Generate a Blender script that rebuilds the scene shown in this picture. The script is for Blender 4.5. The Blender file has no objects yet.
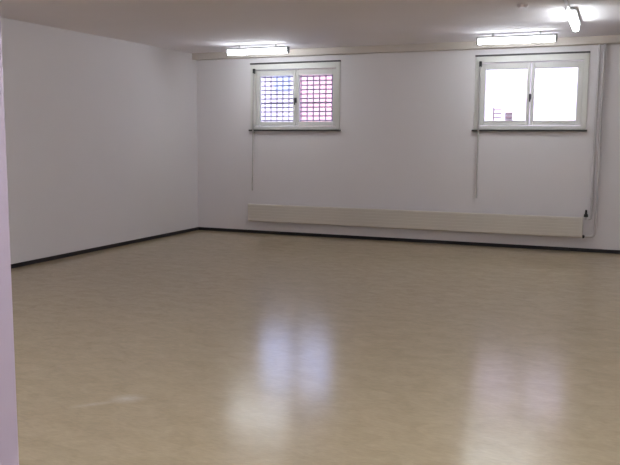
import bpy, bmesh, math, random
from mathutils import Matrix, Vector
random.seed(7)
S = bpy.context.scene
COL = S.collection

# ------------------------------------------------------------------ dimensions (metres)
CAM_H = 1.5124
BACK = 11.16          # inner face of the window wall
LEFT = -6.56          # inner face of the left wall
RIGHT = 3.6
REAR = -1.6
def ceil_z(y): return 2.89 + 0.0115 * (y - 7.0)

# ------------------------------------------------------------------ helpers
def box(bm, x0, x1, y0, y1, z0, z1, bev=0.0, seg=2):
    r = bmesh.ops.create_cube(bm, size=1.0)
    vs = r['verts']
    for v in vs:
        v.co = Vector(((x0 + x1) / 2 + v.co.x * (x1 - x0), (y0 + y1) / 2 + v.co.y * (y1 - y0), (z0 + z1) / 2 + v.co.z * (z1 - z0)))
    if bev > 0:
        es = list({e for v in vs for e in v.link_edges})
        bmesh.ops.bevel(bm, geom=es, offset=bev, segments=seg, profile=0.5, affect='EDGES')

def cyl(bm, a, b, r, seg=20, r2=None):
    a, b = Vector(a), Vector(b)
    d = b - a
    m = Matrix.Translation((a + b) / 2) @ d.to_track_quat('Z', 'Y').to_matrix().to_4x4()
    bmesh.ops.create_cone(bm, cap_ends=True, cap_tris=False, segments=seg, radius1=r, radius2=r if r2 is None else r2, depth=d.length, matrix=m)

def tube(bm, pts, r, seg=12):
    pts = [Vector(p) for p in pts]
    rings = []
    up = Vector((0.31, 0.87, 0.17)).normalized()
    for i, p in enumerate(pts):
        t = (pts[min(i + 1, len(pts) - 1)] - pts[max(i - 1, 0)]).normalized()
        n = t.cross(up).normalized()
        b = t.cross(n).normalized()
        rings.append([bm.verts.new(p + r * (math.cos(2 * math.pi * k / seg) * n + math.sin(2 * math.pi * k / seg) * b)) for k in range(seg)])
    for i in range(len(rings) - 1):
        for k in range(seg):
            bm.faces.new((rings[i][k], rings[i][(k + 1) % seg], rings[i + 1][(k + 1) % seg], rings[i + 1][k]))
    bm.faces.new(rings[0][::-1]); bm.faces.new(rings[-1])
    bmesh.ops.recalc_face_normals(bm, faces=bm.faces)

def elbow(p0, c, p1, r, n=8):
    """polyline p0 -> rounded corner at c -> p1"""
    p0, c, p1 = Vector(p0), Vector(c), Vector(p1)
    a = c + (p0 - c).normalized() * r
    b = c + (p1 - c).normalized() * r
    return [a.lerp(c, i / n).lerp(c.lerp(b, i / n), i / n) for i in range(n + 1)]

def profile_x(bm, prof, x0, x1):
    """closed (y,z) profile extruded along X"""
    A = [bm.verts.new((x0, y, z)) for y, z in prof]
    B = [bm.verts.new((x1, y, z)) for y, z in prof]
    n = len(prof)
    for i in range(n):
        bm.faces.new((A[i], A[(i + 1) % n], B[(i + 1) % n], B[i]))
    bm.faces.new(A[::-1]); bm.faces.new(B)
    bmesh.ops.recalc_face_normals(bm, faces=bm.faces)

def ring_xz(bm, ox0, ox1, oz0, oz1, ix0, ix1, iz0, iz1, y0, y1, bev=0.006):
    """rectangular frame made of four rails in the XZ plane"""
    box(bm, ox0, ix0, y0, y1, oz0, oz1, bev)
    box(bm, ix1, ox1, y0, y1, oz0, oz1, bev)
    box(bm, ix0 - .002, ix1 + .002, y0 + .0006, y1 - .0006, oz0, iz0, bev)
    box(bm, ix0 - .002, ix1 + .002, y0 + .0006, y1 - .0006, iz1, oz1, bev)

def obj(name, bm, mat, parent=None, smooth=False):
    me = bpy.data.meshes.new(name)
    if smooth:
        for f in bm.faces: f.smooth = True
    bm.to_mesh(me); bm.free()
    if mat is not None: me.materials.append(mat)
    o = bpy.data.objects.new(name, me)
    COL.objects.link(o)
    if parent is not None:
        o.parent = parent
        o.matrix_parent_inverse = Matrix.Translation(-parent_origin(parent))
    if smooth:
        try:
            me.set_sharp_from_angle(angle=math.radians(40))
        except Exception:
            pass
    return o

def parent_origin(p):
    v = Vector((0, 0, 0))
    while p is not None:
        v = v + p.location
        if p.parent is not None: v = v + p.matrix_parent_inverse.translation
        p = p.parent
    return v

def tag(o, label, cat, group=None, kind=None):
    o['label'] = label; o['category'] = cat
    if group: o['group'] = group
    if kind: o['kind'] = kind
    return o

def thing(name, loc, label, cat, group=None, kind=None):
    o = bpy.data.objects.new(name, None)
    o.empty_display_size = 0.05
    COL.objects.link(o); o.location = loc
    return tag(o, label, cat, group, kind)

def copy_tree(o, parent=None):
    c = o.copy(); COL.objects.link(c)
    if parent is not None:
        c.parent = parent; c.matrix_parent_inverse = o.matrix_parent_inverse.copy()
    for ch in list(o.children): copy_tree(ch, c)
    return c

# ------------------------------------------------------------------ materials
def mat(name, color, rough=0.5, spec=0.5, metal=0.0, noise=None, bump=None):
    m = bpy.data.materials.new(name); m.use_nodes = True
    nt = m.node_tree; b = nt.nodes['Principled BSDF']
    b.inputs['Base Color'].default_value = (*color, 1)
    b.inputs['Roughness'].default_value = rough
    b.inputs['Specular IOR Level'].default_value = spec
    b.inputs['Metallic'].default_value = metal
    tc = nt.nodes.new('ShaderNodeTexCoord')
    if noise:
        sc, amt = noise
        n = nt.nodes.new('ShaderNodeTexNoise'); n.inputs['Scale'].default_value = sc; n.inputs['Detail'].default_value = 4
        nt.links.new(tc.outputs['Object'], n.inputs['Vector'])
        r = nt.nodes.new('ShaderNodeValToRGB')
        r.color_ramp.elements[0].position = .3; r.color_ramp.elements[1].position = .7
        r.color_ramp.elements[0].color = (*[c * (1 - amt) for c in color], 1)
        r.color_ramp.elements[1].color = (*[min(1, c * (1 + amt)) for c in color], 1)
        nt.links.new(n.outputs['Fac'], r.inputs['Fac']); nt.links.new(r.outputs['Color'], b.inputs['Base Color'])
    if bump:
        sc, st = bump
        n = nt.nodes.new('ShaderNodeTexNoise'); n.inputs['Scale'].default_value = sc; n.inputs['Detail'].default_value = 3
        nt.links.new(tc.outputs['Object'], n.inputs['Vector'])
        bp = nt.nodes.new('ShaderNodeBump'); bp.inputs['Strength'].default_value = st; bp.inputs['Distance'].default_value = .002
        nt.links.new(n.outputs['Fac'], bp.inputs['Height']); nt.links.new(bp.outputs['Normal'], b.inputs['Normal'])
    return m

def emit(name, color, strength):
    m = bpy.data.materials.new(name); m.use_nodes = True
    nt = m.node_tree; nt.nodes.clear()
    e = nt.nodes.new('ShaderNodeEmission'); e.inputs['Color'].default_value = (*color, 1); e.inputs['Strength'].default_value = strength
    o = nt.nodes.new('ShaderNodeOutputMaterial'); nt.links.new(e.outputs[0], o.inputs[0])
    return m

def floor_material():
    m = bpy.data.materials.new('marbled_linoleum'); m.use_nodes = True
    nt = m.node_tree; N = nt.nodes; L = nt.links; b = N['Principled BSDF']
    tc = N.new('ShaderNodeTexCoord')
    def mapping(sc, rot=0):
        mp = N.new('ShaderNodeMapping'); mp.inputs['Scale'].default_value = sc; mp.inputs['Rotation'].default_value = (0, 0, rot)
        L.new(tc.outputs['Object'], mp.inputs['Vector']); return mp.outputs['Vector']
    def noise(vec, s, d=5, rough=.6, dist=0.0):
        n = N.new('ShaderNodeTexNoise'); n.inputs['Scale'].default_value = s; n.inputs['Detail'].default_value = d
        n.inputs['Roughness'].default_value = rough; n.inputs['Distortion'].default_value = dist
        L.new(vec, n.inputs['Vector']); return n.outputs['Fac']
    n1 = noise(mapping((1.0, 1.6, 1), .38), 5.0, 6, .65, .8)      # marbling
    n2 = noise(mapping((1.3, 4.0, 1), .38), 16.0, 3, .6)          # fine flecks
    r1 = N.new('ShaderNodeValToRGB')
    r1.color_ramp.elements[0].position = .33; r1.color_ramp.elements[1].position = .68
    r1.color_ramp.elements[0].color = (*FLOOR_A, 1)
    r1.color_ramp.elements[1].color = (*FLOOR_B, 1)
    L.new(n1, r1.inputs['Fac'])
    r2 = N.new('ShaderNodeValToRGB')
    r2.color_ramp.elements[0].position = .35; r2.color_ramp.elements[1].position = .7
    r2.color_ramp.elements[0].color = (.93, .93, .93, 1); r2.color_ramp.elements[1].color = (1.06, 1.05, 1.03, 1)
    L.new(n2, r2.inputs['Fac'])
    mx = N.new('ShaderNodeMix'); mx.data_type = 'RGBA'; mx.blend_type = 'MULTIPLY'; mx.inputs['Factor'].default_value = 1
    L.new(r1.outputs['Color'], mx.inputs['A']); L.new(r2.outputs['Color'], mx.inputs['B'])
    # two lighter elliptical patches on the left of the floor, broken up by noise
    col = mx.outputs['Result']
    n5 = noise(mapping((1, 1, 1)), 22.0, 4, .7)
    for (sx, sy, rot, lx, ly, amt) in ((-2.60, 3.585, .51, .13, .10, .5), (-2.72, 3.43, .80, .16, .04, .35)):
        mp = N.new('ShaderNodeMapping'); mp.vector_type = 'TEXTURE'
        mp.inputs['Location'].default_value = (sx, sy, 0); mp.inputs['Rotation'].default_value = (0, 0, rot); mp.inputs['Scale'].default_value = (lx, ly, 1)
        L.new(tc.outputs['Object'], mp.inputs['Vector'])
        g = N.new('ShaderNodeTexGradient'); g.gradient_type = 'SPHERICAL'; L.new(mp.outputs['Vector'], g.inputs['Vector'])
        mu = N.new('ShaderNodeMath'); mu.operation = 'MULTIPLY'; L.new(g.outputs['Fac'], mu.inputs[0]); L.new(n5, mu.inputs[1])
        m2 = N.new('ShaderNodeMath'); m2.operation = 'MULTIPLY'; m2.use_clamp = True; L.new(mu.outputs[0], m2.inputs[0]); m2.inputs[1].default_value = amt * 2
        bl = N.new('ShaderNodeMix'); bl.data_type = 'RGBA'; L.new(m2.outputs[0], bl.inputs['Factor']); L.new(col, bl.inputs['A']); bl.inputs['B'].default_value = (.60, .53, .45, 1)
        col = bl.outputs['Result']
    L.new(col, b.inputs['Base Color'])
    n3 = noise(mapping((1, 1, 1)), 1.3, 4, .6)                     # uneven polish
    mr = N.new('ShaderNodeMapRange'); mr.inputs['From Min'].default_value = .3; mr.inputs['From Max'].default_value = .7
    mr.inputs['To Min'].default_value = FLOOR_R[0]; mr.inputs['To Max'].default_value = FLOOR_R[1]
    L.new(n3, mr.inputs['Value']); L.new(mr.outputs['Result'], b.inputs['Roughness'])
    n4 = noise(mapping((1.0, 3.2, 1), .38), 7.0, 3, .55)
    bp = N.new('ShaderNodeBump'); bp.inputs['Strength'].default_value = FLOOR_BUMP; bp.inputs['Distance'].default_value = .004
    L.new(n4, bp.inputs['Height']); L.new(bp.outputs['Normal'], b.inputs['Normal'])
    b.inputs['Specular IOR Level'].default_value = FLOOR_SPEC
    return m

FLOOR_A = (.370, .297, .194); FLOOR_B = (.434, .350, .236); FLOOR_R = (.16, .21); FLOOR_BUMP = .03; FLOOR_SPEC = .15
M = dict(
    wall=mat('white_wall_paint', (.735, .705, .715), .75, .3, noise=(.7, .015), bump=(60, .15)),
    ceiling=mat('white_ceiling_paint', (.86, .825, .845), .85, .2, noise=(.6, .02), bump=(40, .2)),
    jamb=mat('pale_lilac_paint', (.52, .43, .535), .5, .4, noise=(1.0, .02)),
    base=mat('black_skirting', (.012, .010, .012), .45, .4, noise=(6, .2)),
    frame=mat('white_window_paint', (.66, .65, .61), .4, .5, noise=(3, .02)),
    sill_and_shade=mat('dark_grey_metal_and_shade', (.06, .055, .055), .5, .4, noise=(8, .1)),
    dark=mat('black_plastic', (.02, .02, .022), .4, .5, noise=(12, .15)),
    duct=mat('beige_casing_paint', (.58, .53, .48), .6, .3, noise=(2, .02)),
    radiator=mat('beige_radiator_enamel', (.60, .555, .49), .45, .4, noise=(1.2, .04)),
    grille=mat('dark_radiator_grille', (.10, .09, .08), .5, .4, noise=(5, .1)),
    pipe=mat('grey_white_pipe_paint', (.52, .49, .49), .4, .5, noise=(4, .03)),
    rod=mat('grey_steel_rod', (.44, .42, .40), .4, .5, noise=(9, .08)),
    bars=mat('galvanised_bars', (.20, .18, .22), .5, .5, noise=(9, .1)),
    housing=mat('white_enamel_housing', (.62, .62, .63), .35, .5, noise=(5, .02)),
    cap=mat('grey_end_cap', (.18, .18, .18), .5, .4, noise=(9, .05)),
    conduit=mat('pale_grey_trunking', (.60, .57, .56), .5, .4, noise=(4, .03)),
    fitting=mat('pale_plastic', (.80, .74, .74), .4, .5, noise=(8, .02)),
    outside=mat('pale_concrete', (.47, .41, .36), .9, .2, noise=(4, .1), bump=(20, .3)),
    pink=mat('pink_render', (.52, .27, .225), .9, .1, noise=(1.1, .25)),
    pale=mat('lavender_white_render', (.47, .38, .33), .9, .1, noise=(1.2, .12)),
    rust=mat('brownish_grey_metal', (.22, .15, .13), .6, .3, noise=(9, .1)),
    rose=mat('pale_rose_render', (.62, .48, .42), .9, .1, noise=(.8, .04)),
    bluewin=mat('blue_window_glass', (.30, .30, .34), .3, .5, noise=(3, .1)),
    lamp=emit('fluorescent_tube', (.91, .97, 1.02), 21.0),
)
def glass_material():
    m = bpy.data.materials.new('clear_glass'); m.use_nodes = True
    nt = m.node_tree; N = nt.nodes; L = nt.links; N.clear()
    t = N.new('ShaderNodeBsdfTransparent'); t.inputs['Color'].default_value = (.96, .96, .97, 1)
    g = N.new('ShaderNodeBsdfGlossy'); g.inputs['Roughness'].default_value = .02
    f = N.new('ShaderNodeFresnel'); f.inputs['IOR'].default_value = 1.3
    mx = N.new('ShaderNodeMixShader'); o = N.new('ShaderNodeOutputMaterial')
    L.new(f.outputs[0], mx.inputs[0]); L.new(t.outputs[0], mx.inputs[1]); L.new(g.outputs[0], mx.inputs[2]); L.new(mx.outputs[0], o.inputs[0])
    return m
M['glass'] = glass_material()
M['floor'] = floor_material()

# ------------------------------------------------------------------ room shell
T = .34                                             # outer wall thickness
WIN = [dict(cx=-4.783), dict(cx=-1.178)]            # window centres along the back wall
OW, OZ0, OZ1 = .755, 1.70, 2.735                    # opening half-width, bottom, top

bm = bmesh.new(); box(bm, LEFT - .2, RIGHT + .2, REAR - .2, BACK + T, -.15, 0)
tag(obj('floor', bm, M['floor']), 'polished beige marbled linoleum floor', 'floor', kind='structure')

bm = bmesh.new()
zt0, zt1 = ceil_z(REAR - .2), ceil_z(BACK + T)
lo = [bm.verts.new(p) for p in ((LEFT - .2, REAR - .2, zt0), (RIGHT + .2, REAR - .2, zt0), (RIGHT + .2, BACK + T, zt1), (LEFT - .2, BACK + T, zt1))]
hi = [bm.verts.new(v.co + Vector((0, 0, .25))) for v in lo]
bm.faces.new(lo); bm.faces.new(hi[::-1])
for i in range(4): bm.faces.new((lo[i], hi[i], hi[(i + 1) % 4], lo[(i + 1) % 4]))
bmesh.ops.recalc_face_normals(bm, faces=bm.faces)
tag(obj('ceiling', bm, M['ceiling']), 'plain painted ceiling carrying the strip lights', 'ceiling', kind='structure')

WT = 3.0
bm = bmesh.new()
y0, y1 = BACK, BACK + T
xs = [LEFT - .2]
for w in WIN: xs += [w['cx'] - OW, w['cx'] + OW]
xs += [RIGHT + .2]
for i in range(len(xs) - 1):
    if i % 2 == 0: box(bm, xs[i], xs[i + 1], y0, y1, 0, WT)
    else:
        box(bm, xs[i], xs[i + 1], y0, y1, 0, OZ0); box(bm, xs[i], xs[i + 1], y0, y1, OZ1, WT)
bmesh.ops.remove_doubles(bm, verts=bm.verts, dist=1e-5)
tag(obj('wall_back', bm, M['wall']), 'white far wall with the two high windows', 'wall', kind='structure')
bm = bmesh.new(); box(bm, LEFT - .2, LEFT, REAR, BACK, 0, WT - .05)
tag(obj('wall_left', bm, M['wall']), 'bare white wall on the left side', 'wall', kind='structure')
bm = bmesh.new(); box(bm, RIGHT, RIGHT + .2, REAR, BACK, 0, WT - .05)
tag(obj('wall_right', bm, M['wall']), 'white side wall outside the frame on the right', 'wall', kind='structure')
bm = bmesh.new(); box(bm, LEFT - .2, RIGHT + .2, REAR - .2, REAR, 0, WT - .12)
tag(obj('wall_rear', bm, M['wall']), 'white wall behind the viewer', 'wall', kind='structure')
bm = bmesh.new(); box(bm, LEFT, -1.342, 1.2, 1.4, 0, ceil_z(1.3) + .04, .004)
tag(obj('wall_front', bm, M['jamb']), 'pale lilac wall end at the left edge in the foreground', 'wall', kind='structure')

bm = bmesh.new(); box(bm, LEFT + .014, RIGHT, BACK - .014, BACK, 0, .050, .003)
tag(obj('baseboard_back', bm, M['base']), 'thin black skirting along the window wall', 'baseboard', kind='structure')
bm = bmesh.new(); box(bm, LEFT, LEFT + .014, 1.4, BACK, 0, .050, .003)
tag(obj('baseboard_left', bm, M['base']), 'thin black skirting along the left wall', 'baseboard', kind='structure')

# ------------------------------------------------------------------ windows
def window(n, cx, label):
    root = thing('window_%d' % n, (cx, BACK, OZ0), label, 'window', kind='structure')
    bm = bmesh.new()
    ring_xz(bm, cx - .768, cx + .768, 1.697, 2.733, cx - .70, cx + .70, 1.752, 2.645, BACK - .018, BACK + .10)
    obj('frame', bm, M['frame'], root)
    bm = bmesh.new(); box(bm, cx - .775, cx + .775, BACK - .020, BACK + .02, 2.734, 2.757, .003)  # dark-coloured strip stands in for the shadow gap over the frame
    obj('top_gap_shade', bm, M['sill_and_shade'], root)['label'] = 'dark strip standing in for the shadow line along the top of the frame'
    bm = bmesh.new(); box(bm, cx - .79, cx + .785, BACK - .05, BACK + .05, 1.672, 1.6965, .004)
    obj('sill', bm, M['sill_and_shade'], root)['label'] = 'thin dark sill'
    for a, b_, pa, pb in ((cx - .698, cx - .004, cx - .632, cx - .052), (cx + .004, cx + .698, cx + .052, cx + .622)):
        bm = bmesh.new()
        ring_xz(bm, a, b_, 1.757, 2.640, pa, pb, 1.826, 2.552, BACK + .055, BACK + .115, .008)
        s = obj('sash', bm, M['frame'], root)
        bm = bmesh.new(); box(bm, pa - .01, pb + .01, BACK + .088, BACK + .094, 1.816, 2.562)
        obj('pane', bm, M['glass'], s)
        if a < cx - .5: left_sash = s
    bm = bmesh.new()
    box(bm, cx - .016, cx + .016, BACK + .040, BACK + .056, 2.12, 2.20, .004)
    cyl(bm, (cx, BACK + .045, 2.185), (cx, BACK + .005, 2.185), .010, 14)
    box(bm, cx - .010, cx + .010, BACK - .002, BACK + .012, 2.085, 2.195, .004)
    obj('handle', bm, M['dark'], root)['label'] = 'small dark turning handle'
    return root
window(1, WIN[0]['cx'], 'left window, two panes seen through a close mesh of bars')
window(2, WIN[1]['cx'], 'right window, two blown-out white panes')

# ------------------------------------------------------------------ shutter cranks
def crank(xt, xb, label):
    g = 'shutter cranks'
    yf = BACK - .045
    root = thing('shutter_crank', (xt, yf, 2.62), label, 'crank', g)
    bm = bmesh.new()
    box(bm, xt - .018, xt + .018, BACK - .055, BACK - .016, 2.585, 2.665, .006)
    obj('gear_outlet', bm, M['dark'], root)['label'] = 'small black outlet at the window top'
    zs = [2.59 - i * (2.59 - .90) / 10 for i in range(11)]
    bm = bmesh.new(); tube(bm, [(xt + (xb - xt) * (2.59 - z) / 1.88, yf - .012, z) for z in zs], .011, 12)
    obj('rod', bm, M['rod'], root, True)
    bm = bmesh.new(); tube(bm, [(xb, yf - .012, .92), (xb, yf - .012, .86), (xb + .003, yf - .020, .83), (xb + .003, yf - .020, .72), (xb + .003, yf - .020, .705)], .012, 12)
    obj('grip', bm, M['rod'], root, True)
    bm = bmesh.new(); box(bm, xt + (xb - xt) * .48 - .014, xt + (xb - xt) * .48 + .014, yf - .022, BACK - .001, 1.635, 1.662, .004)
    obj('clip', bm, M['rod'], root)
crank(-5.478, -5.500, 'thin grey shutter crank rod hanging at the left of the barred window')
crank(-1.872, -1.868, 'thin grey shutter crank rod hanging at the left of the bright right window')

# ------------------------------------------------------------------ grilles outside
YB = BACK + .26
gr = thing('window_grille', (WIN[0]['cx'], YB, OZ0), 'dark metal bar grille outside the left window', 'grille')
k = YB / 11.45
for i in range(14):
    x = (-5.3283 - 2 * .107 + i * .1074) * k
    bm = bmesh.new(); box(bm, x - .008, x + .008, YB - .005, YB + .005, OZ0 + .002, OZ1 - .002)
    obj('vertical_bar', bm, M['bars'], gr)
for i in range(-2, 13):
    z = 1.5124 + (2.551 - i * .0702 - 1.5124) * k
    if not OZ0 + .03 < z < OZ1 - .03: continue
    h = .0095 if i != 6 else .014
    bm = bmesh.new(); box(bm, WIN[0]['cx'] - OW + .002, WIN[0]['cx'] + OW - .002, YB - .016, YB - .005, z - h, z + h)
    obj('horizontal_bar', bm, M['bars'], gr)

# low rail beyond the right window
YR = BACK + 1.0
k = YR / 11.45
rl = thing('outdoor_railing', (-1.7 * k, YR, 1.55), 'small grey rail outside, low in the left pane of the right window', 'railing')
bm = bmesh.new(); box(bm, -1.722 * k, -1.704 * k, YR - .01, YR + .01, 1.55, 1.5124 + (2.02 - 1.5124) * k)
obj('post', bm, M['rust'], rl)
for z in (1.99, 1.937, 1.878, 1.826):
    zz = 1.5124 + (z - 1.5124) * k
    bm = bmesh.new(); box(bm, -1.72 * k, -1.60 * k, YR - .008, YR + .008, zz - .008, zz + .008, .002)
    obj('rail', bm, M['rust'], rl)
for z in (1.937, 1.880, 1.826):
    zz = 1.5124 + (z - 1.5124) * k
    bm = bmesh.new(); box(bm, -1.54 * k, -1.445 * k, YR - .012, YR + .012, zz - .016, zz + .016, .006)
    obj('slat', bm, M['rust'], rl)
bm = bmesh.new(); box(bm, -1.55 * k, -1.44 * k, YR + .012, YR + .02, 1.55, 1.5124 + (1.95 - 1.5124) * k)
obj('plate', bm, M['outside'], rl)

bm = bmesh.new(); box(bm, -40, 40, BACK + T, 60, 1.35, 1.55)
tag(obj('ground', bm, M['outside']), 'pale paved ground outside the windows', 'ground', kind='structure')

# facade beyond the barred window
YH = 19.0
hs = thing('building', (-9, YH, 1.55), 'pale pinkish building front seen through the barred left window', 'building')
bm = bmesh.new(); box(bm, -13.5, -8.05, YH, YH + 4, 1.55, 3.75)
obj('wall', bm, M['pale'], hs)
bm = bmesh.new(); box(bm, -8.05, -5.6, YH + .1, YH + 4, 1.55, 3.75)
obj('wall', bm, M['pink'], hs)['label'] = 'pink wall section'
bm = bmesh.new(); box(bm, -8.75, -8.25, YH - .03, YH + .05, 2.85, 3.5, .01)
obj('window', bm, M['bluewin'], hs)

# tall pale facade beyond the right window
h2 = thing('building', (-1.2, 14.2, 1.55), 'blown-out pale building front filling the right window', 'building')
bm = bmesh.new(); box(bm, -4.2, 1.9, 14.2, 18, 1.55, 4.75, .02)
obj('wall', bm, M['rose'], h2)
bm = bmesh.new(); box(bm, -4.3, 2.0, 14.1, 18.1, 4.75, 4.88, .03)
obj('roof_edge', bm, M['pale'], h2)

# ------------------------------------------------------------------ duct under the ceiling
bm = bmesh.new(); box(bm, LEFT, RIGHT, BACK - .14, BACK, 2.835, ceil_z(BACK) + .003, .006)
tag(obj('ceiling_duct', bm, M['duct']), 'long beige boxed duct along the top of the window wall', 'duct')

# ------------------------------------------------------------------ lamps
def lamp(x, y, rot, label, group):
    """strip light built along local X, origin at the ceiling"""
    cz = ceil_z(y); zc = 2.832 if y > 8 else cz - .09
    root = thing('strip_light', (x, y, cz), label, 'lamp', group)
    dz = zc
    Lh = .485 if not rot else .52
    bm = bmesh.new()
    n = 20
    prof = []
    for i in range(n):
        a = 2 * math.pi * i / n
        prof.append((y + .036 * math.cos(a), dz + .036 * math.sin(a)))
    profile_x(bm, prof, x - Lh, x + Lh)
    obj('tube', bm, M['lamp'], root, True)['label'] = 'glowing white diffuser'
    bm = bmesh.new(); box(bm, x - Lh - .02, x + Lh + .02, y - .052, y + .052, dz + .035, dz + .062, .006)
    obj('batten', bm, M['housing'], root)
    for s in (-1, 1):
        if not (rot and s < 0):       # the near end of the turned lamps glows without a cap
            bm = bmesh.new(); box(bm, x + s * (Lh + .011) - .0105, x + s * (Lh + .011) + .0105, y - .037, y + .037, dz - .037, dz + .050, .006)
            obj('end_cap', bm, M['cap'], root)
        bm = bmesh.new(); cyl(bm, (x + s * .3, y, dz + .058), (x + s * .3, y, cz + .002), .011, 14)
        obj('hanger', bm, M['housing'], root)
    root.rotation_euler = (0, 0, rot)
    return root
G = 'ceiling strip lights'
lamp(-5.03, 10.33, 0, 'lit strip light on the ceiling above the barred left window', G)
lamp(-1.285, 10.29, 0, 'lit strip light on the ceiling above the bright right window', G)
lamp(-.514, 8.95, math.radians(90), 'lit strip light pointing towards the viewer at the top right', G)
for x, y in ((-4.9, 3.7), (-4.9, 2.3), (-2.0, 1.4), (-2.8, 2.0), (-.512, 3.7), (-.512, 2.6), (-.512, .8), (.55, 2.0), (1.6, 7.2), (1.6, 4.4), (1.6, 2.6), (1.6, .8)):  # unseen lamps, added to lift the light in the room and on the near floor
    lamp(x, y, math.radians(90), 'unseen strip light added further forward on the ceiling, outside the picture, to brighten the room', G)

bm = bmesh.new(); yy0, yy1 = 6.65, 8.40
vs = []
for yv in (yy0, yy1):
    c = ceil_z(yv)
    vs.append([bm.verts.new((xx, yv, zz)) for xx, zz in ((-.555, c + .002), (-.555, c - .034), (-.515, c - .034), (-.515, c + .002))])
for i in range(4): bm.faces.new((vs[0][i], vs[0][(i + 1) % 4], vs[1][(i + 1) % 4], vs[1][i]))
bm.faces.new(vs[0]); bm.faces.new(vs[1][::-1])
bmesh.ops.recalc_face_normals(bm, faces=bm.faces)
bmesh.ops.bevel(bm, geom=list(bm.edges), offset=.004, segments=2, affect='EDGES')
tag(obj('cable_trunking', bm, M['conduit']), 'narrow pale cable trunking on the ceiling leading to the top right lamp', 'conduit')

bm = bmesh.new(); c = ceil_z(8.1)
cyl(bm, (-.96, 8.1, c + .002), (-.96, 8.1, c - .022), .055, 28)
cyl(bm, (-.96, 8.1, c - .021), (-.96, 8.1, c - .034), .048, 28, .038)
tag(obj('ceiling_fitting', bm, M['fitting'], None, True), 'small pale round fitting on the ceiling left of the top right lamp', 'fitting')

# ------------------------------------------------------------------ radiator
RX0, RX1, RZ0, RZ1, RY0, RY1 = -5.555, -.385, .207, .490, 11.035, 11.125
rad = thing('radiator', ((RX0 + RX1) / 2, RY1, RZ0), 'long low beige radiator below the windows on the far wall', 'radiator')
prof = [(RY0 + .012, RZ0), (RY0 + .003, RZ0 + .008), (RY0, RZ0 + .02)]
for gz in (.26, .305, .35, .395, .44):
    prof += [(RY0, gz - .006), (RY0 + .0018, gz), (RY0, gz + .006)]
prof += [(RY0, RZ1 - .02), (RY0 + .003, RZ1 - .008), (RY0 + .012, RZ1), (RY0 + .03, RZ1), (RY0 + .03, RZ0)]
bm = bmesh.new(); profile_x(bm, prof, RX0 + .012, RX1 - .012)
obj('front_panel', bm, M['radiator'], rad)
bm = bmesh.new(); box(bm, RX0 + .012, RX1 - .012, RY1 - .02, RY1, RZ0 + .01, RZ1 - .004, .003)
obj('back_panel', bm, M['radiator'], rad)
bm = bmesh.new()
box(bm, RX0 + .012, RX1 - .012, RY0 + .03, RY1 - .02, RZ1 - .012, RZ1 - .004)
obj('top_grille', bm, M['grille'], rad)
for xe in (RX0, RX1 - .014):
    bm = bmesh.new(); box(bm, xe, xe + .014, RY0 + .001, RY1, RZ0, RZ1 + .001, .005)
    obj('end_panel', bm, M['radiator'], rad)
for xb in (-5.2, -3.8, -2.4, -.9):
    bm = bmesh.new(); box(bm, xb - .02, xb + .02, RY1 - .002, BACK - .0025, RZ0 + .06, RZ1 - .05)
    obj('mount_bracket', bm, M['pipe'], rad)
vx = -.352
bm = bmesh.new()
cyl(bm, (RX1 - .003, 11.10, .470), (vx, 11.10, .470), .012, 14)
cyl(bm, (vx, 11.10, .455), (vx, 11.10, .500), .017, 16)
v = obj('valve', bm, M['pipe'], rad, True)
bm = bmesh.new()
cyl(bm, (vx, 11.10, .497), (vx, 11.10, .535), .030, 20, .026)
cyl(bm, (vx, 11.10, .535), (vx, 11.10, .595), .018, 20, .013)
obj('thermostat_knob', bm, M['dark'], v, True)['label'] = 'dark thermostat knob'
bm = bmesh.new()
cyl(bm, (RX1 - .003, 11.10, .222), (RX1 + .03, 11.10, .222), .012, 14)
cyl(bm, (RX1 + .010, 11.06, .222), (RX1 + .010, 11.12, .222), .022, 16)
obj('return_fitting', bm, M['dark'], rad, True)['label'] = 'small dark return fitting'

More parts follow.
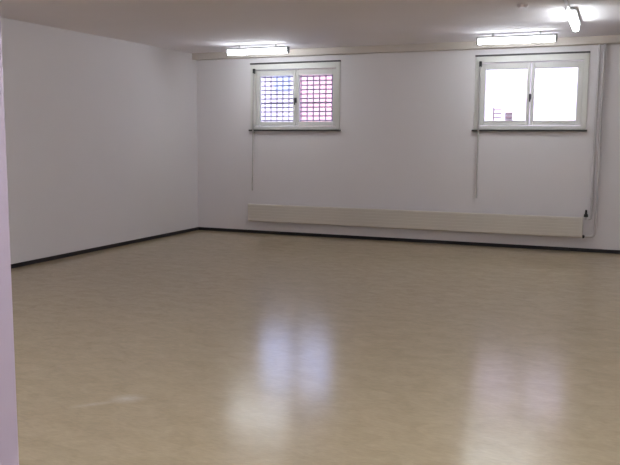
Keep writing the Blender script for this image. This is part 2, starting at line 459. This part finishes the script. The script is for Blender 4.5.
# feed and return pipes beside the radiator
PY = 11.10
def pipe(label, x, zend, xend, bend, r=.017):
    root = thing('heating_pipe', (x, PY, 2.84), label, 'pipe', 'heating pipes')
    pts = [(x, PY, 2.838)] + [(x, PY, 2.8 - i * .3) for i in range(8) if 2.8 - i * .3 > zend + .12]
    e = elbow((x, PY, 2), (x, PY, zend), (xend, PY, zend), bend)
    pts += [tuple(p) for p in e] + [(xend, PY, zend)]
    bm = bmesh.new(); tube(bm, pts, r, 14)
    obj('run', bm, M['pipe'], root, True)
    for z in (2.3, 1.45, .75):
        bm = bmesh.new(); box(bm, x - r - .004, x + r + .004, PY - r * .4, BACK, z - .010, z + .010, .003)
        obj('clip', bm, M['pipe'], root)
pipe('left of two white pipes, dropping from the duct to the radiator valve', -.286, .470, vx + .0215, .03)
pipe('right of two white pipes, curving at the bottom to the radiator return', -.226, .222, RX1 + .036, .07)

# ------------------------------------------------------------------ daylight
W = bpy.data.worlds.new('overcast_sky'); S.world = W; W.use_nodes = True
bg = W.node_tree.nodes['Background']
bg.inputs['Color'].default_value = (.50, .60, 1.0, 1); bg.inputs['Strength'].default_value = 8.2
for w in WIN:
    ld = bpy.data.lights.new('sky_portal', 'AREA'); ld.shape = 'RECTANGLE'; ld.size = 1.4; ld.size_y = 1.0
    ld.cycles.is_portal = True
    lo_ = bpy.data.objects.new('sky_portal', ld); COL.objects.link(lo_)
    lo_.location = (w['cx'], BACK + T + .02, (OZ0 + OZ1) / 2); lo_.rotation_euler = (math.radians(-90), 0, 0)

# ------------------------------------------------------------------ camera
R = [[0.9270516837311714, -0.37145026178547785, -0.05098900578262044],
     [0.3748760920429175, 0.920679200726211, 0.10870936006055418],
     [0.006564396836742521, -0.11989375450641736, 0.9927650257359617]]
cd = bpy.data.cameras.new('camera'); cam = bpy.data.objects.new('camera', cd); COL.objects.link(cam)
cd.sensor_fit = 'HORIZONTAL'; cd.sensor_width = 36.0; cd.lens = 754.72 * 36.0 / 620.0
cd.clip_start = .05; cd.clip_end = 200
m = Matrix(((R[0][0], R[0][2], -R[0][1], 0), (R[1][0], R[1][2], -R[1][1], 0), (R[2][0], R[2][2], -R[2][1], CAM_H), (0, 0, 0, 1)))
cam.matrix_world = m
S.camera = cam

vs_ = S.view_settings
S.display_settings.display_device = 'sRGB'
vs_.view_transform = 'Standard'; vs_.look = 'None'; vs_.gamma = 1.0; vs_.use_curve_mapping = False
vs_.exposure = 0.56
S.cycles.max_bounces = 12; S.cycles.diffuse_bounces = 8
S.cycles.sample_clamp_indirect = 6.0
